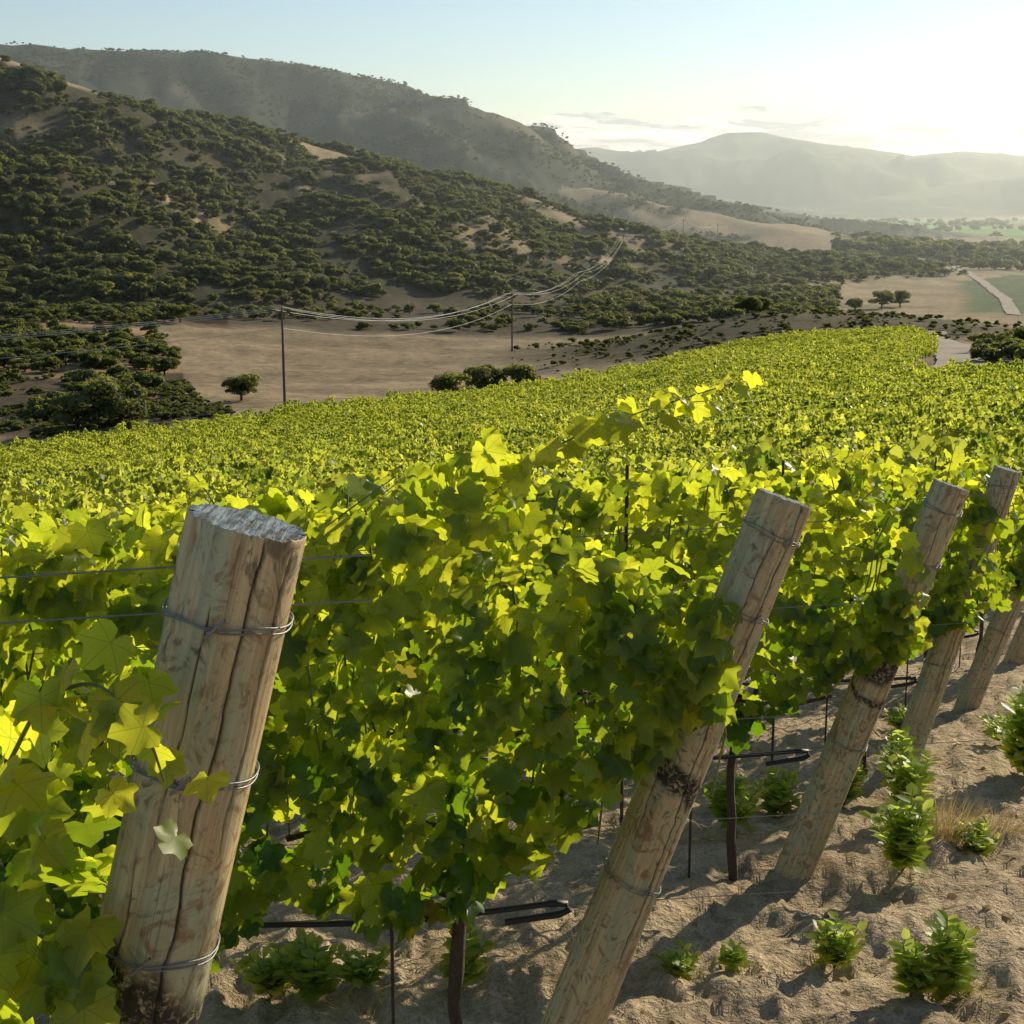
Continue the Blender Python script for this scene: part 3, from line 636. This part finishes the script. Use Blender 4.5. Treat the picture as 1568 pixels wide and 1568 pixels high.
tuft(2.0,6.5,.24,.20,420,1);tuft(2.3,6.7,.14,.22,260,2);tuft(-.5,4.75,.07,.16,160,3);tuft(.3,5.05,.06,.25,160,4);tuft(.6,7.0,.08,.3,160,5);tuft(.9,9,.12,.5,160,6);tuft(-.1,5.3,.05,.3,200,7);tuft(1.55,4.65,.05,.15,160,8)
r=np.random.default_rng(44);k=4500;x=r.uniform(-2.5,5,k);y=r.uniform(3.6,13,k)
d=(np.column_stack([x,y,base(x,y)+microz(x,y)+.006]),np.column_stack([r.normal(0,.3,k),r.normal(0,.3,k),np.ones(k)]),r.normal(0,1,(k,3)),.006+.026*r.random(k)**5,r.random(k),r.normal(2,1,k))
link(bpy.data.objects.new('leaf_litter',leaf_mesh('leaf_litter',LEAF_LO,d,[M_dry])))
# ------------------------------------------------------------ utility poles + lines
poles=[(-112,128,11.5),(-26,170,11.7),(0,300,11.5),(18,400,11),(41,560,11.5),(90,800,12),(135,1000,12)]
tops=[];gp=[]
for (x,y,h) in poles:
    z=float(gh(np.array([float(x)]),np.array([float(y)]))[0]);gp.append(z);tops.append((float(x),float(y),z+h))
for i,(x,y,h) in enumerate(poles):
    a=np.array(tops[min(i+1,len(tops)-1)][:2],float)-np.array(tops[max(i-1,0)][:2],float);a=a/np.linalg.norm(a);cx=np.array([-a[1],a[0]])
    tb=Tubes();tb.add([(0,0,-.5),(0,0,h*.5),(0,0,h)],[.17,.15,.11],10)
    zz,hw=h-.4,1.2
    tb.add([(-cx[0]*hw,-cx[1]*hw,zz),(0,0,zz),(cx[0]*hw,cx[1]*hw,zz)],.07,4)
    for s in (-1,1):
        tb.add([(0,0,h-1.2),(cx[0]*s*.7,cx[1]*s*.7,h-.42)],.025,4);tb.add([(cx[0]*s*1.1,cx[1]*s*1.1,h-.4),(cx[0]*s*1.1,cx[1]*s*1.1,h-.1)],.05,6)
    tb.add([(0,0,h-.05),(0,0,h+.22)],.05,6)
    o=tb.obj('utility_pole',M_pole);o.location=(x,y,gp[i])
wl=Tubes()
for a,b in zip(tops[:-1],tops[1:]):
    a=np.array(a);b=np.array(b);dr=(b-a)[:2]/np.linalg.norm((b-a)[:2]);cx=np.array([-dr[1],dr[0],0]);L_=np.linalg.norm(b-a)
    for s,o in ((-1.1,-.1),(1.1,-.1),(0,.2),(0,-2.2)):
        t=np.linspace(0,1,30)[:,None];sag=.00022*L_*L_*.9
        p=a+(b-a)*t+cx*s+np.array([0,0,1])*(o-4*min(sag,3)*t*(1-t));wl.add(p,.024,4)
wl.obj('power_lines',M_line)
fb=Tubes();P=[];pl=np.array([(-95,112),(-70,130),(-48,143.5),(-26,163.5),(-15,180)],float)
for a,b in zip(pl[:-1],pl[1:]):
    k=int(np.hypot(*(b-a))/3.2);P+=[a+(b-a)*t for t in np.linspace(0,1,k,endpoint=False)]
P=np.array(P);z=gh(P[:,0],P[:,1])
for (x,y),zz in zip(P,z): fb.add([(x,y,zz-.2),(x,y,zz+1.5)],.05,5)
for hh in (.5,.95,1.4): fb.add(np.column_stack([P,z+hh]),.015,4)
fb.obj('wire_fence',M_fence)
# ------------------------------------------------------------ haze lying in the valley
if HAZE:
    bpy.ops.mesh.primitive_cube_add(size=1,location=(0,4250,35));hz=bpy.context.object;hz.name='valley_haze_air';hz.scale=(14000,7900,250)
    m=bpy.data.materials.new('haze');m.use_nodes=True;N=m.node_tree.nodes;N.clear();o=N.new('ShaderNodeOutputMaterial');v=N.new('ShaderNodeVolumeScatter')
    v.inputs['Color'].default_value=(.88,.97,.98,1);v.inputs['Density'].default_value=.00021;v.inputs['Anisotropy'].default_value=.5
    m.node_tree.links.new(v.outputs[0],o.inputs['Volume']);hz.data.materials.append(m)
# ------------------------------------------------------------ light
AZ=42;EL=21
wd=bpy.data.worlds.new('World');scene.world=wd;wd.use_nodes=True;N=wd.node_tree.nodes;L=wd.node_tree.links;N.clear()
out=N.new('ShaderNodeOutputWorld');bg=N.new('ShaderNodeBackground');sky=N.new('ShaderNodeTexSky');sky.sky_type='NISHITA';sky.sun_disc=False
sky.sun_elevation=R(EL);sky.sun_rotation=R(AZ);sky.air_density=1.0;sky.dust_density=.2;sky.ozone_density=1.6
tc=N.new('ShaderNodeTexCoord');sp=N.new('ShaderNodeSeparateXYZ');L.new(tc.outputs['Generated'],sp.inputs[0])
mp=N.new('ShaderNodeMapping');mp.inputs['Scale'].default_value=(16,16,85);L.new(tc.outputs['Generated'],mp.inputs[0])
cn=noise_(N,L,mp.outputs[0],1.0,9,.6,.3)
cfs=math_(N,L,'ADD',cn,math_(N,L,'MULTIPLY',math_(N,L,'SUBTRACT',.050,sp.outputs[2]),12.0))
cf=ramp_(N,L,cfs,[(.50,(0,0,0)),(.58,(1,1,1))])
mp2=N.new('ShaderNodeMapping');mp2.inputs['Scale'].default_value=(22,22,160);mp2.inputs['Location'].default_value=(3,5,1.2);L.new(tc.outputs['Generated'],mp2.inputs[0])
cn2=noise_(N,L,mp2.outputs[0],1.0,7,.6,.2)
ccol=mix_(N,L,ramp_(N,L,cn2,[(.42,(0,0,0)),(.58,(1,1,1))]),(4.6,4.9,5.4),(13.5,12.6,11.2))
cm=mix_(N,L,math_(N,L,'MULTIPLY',cf,.75),sky.outputs[0],ccol)
L.new(cm,bg.inputs[0]);bg.inputs[1].default_value=.12;L.new(bg.outputs[0],out.inputs[0])
sd=bpy.data.lights.new('sun','SUN');sd.energy=5.0;sd.angle=R(.5);sd.color=(1,.89,.64);so=link(bpy.data.objects.new('sun',sd))
dv=Vector((math.sin(R(AZ))*math.cos(R(EL)),math.cos(R(AZ))*math.cos(R(EL)),math.sin(R(EL))));so.rotation_euler=dv.to_track_quat('Z','Y').to_euler()
cd=bpy.data.cameras.new('camera');cam=link(bpy.data.objects.new('camera',cd));cam.location=(0,0,0);cam.rotation_euler=(R(90-11.9),0,0)
cd.sensor_fit='HORIZONTAL';cd.angle=2*math.atan(784/2290);cd.clip_start=.05;cd.clip_end=30000
scene.camera=cam
scene.view_settings.view_transform='Standard';scene.view_settings.look='None';scene.view_settings.exposure=0
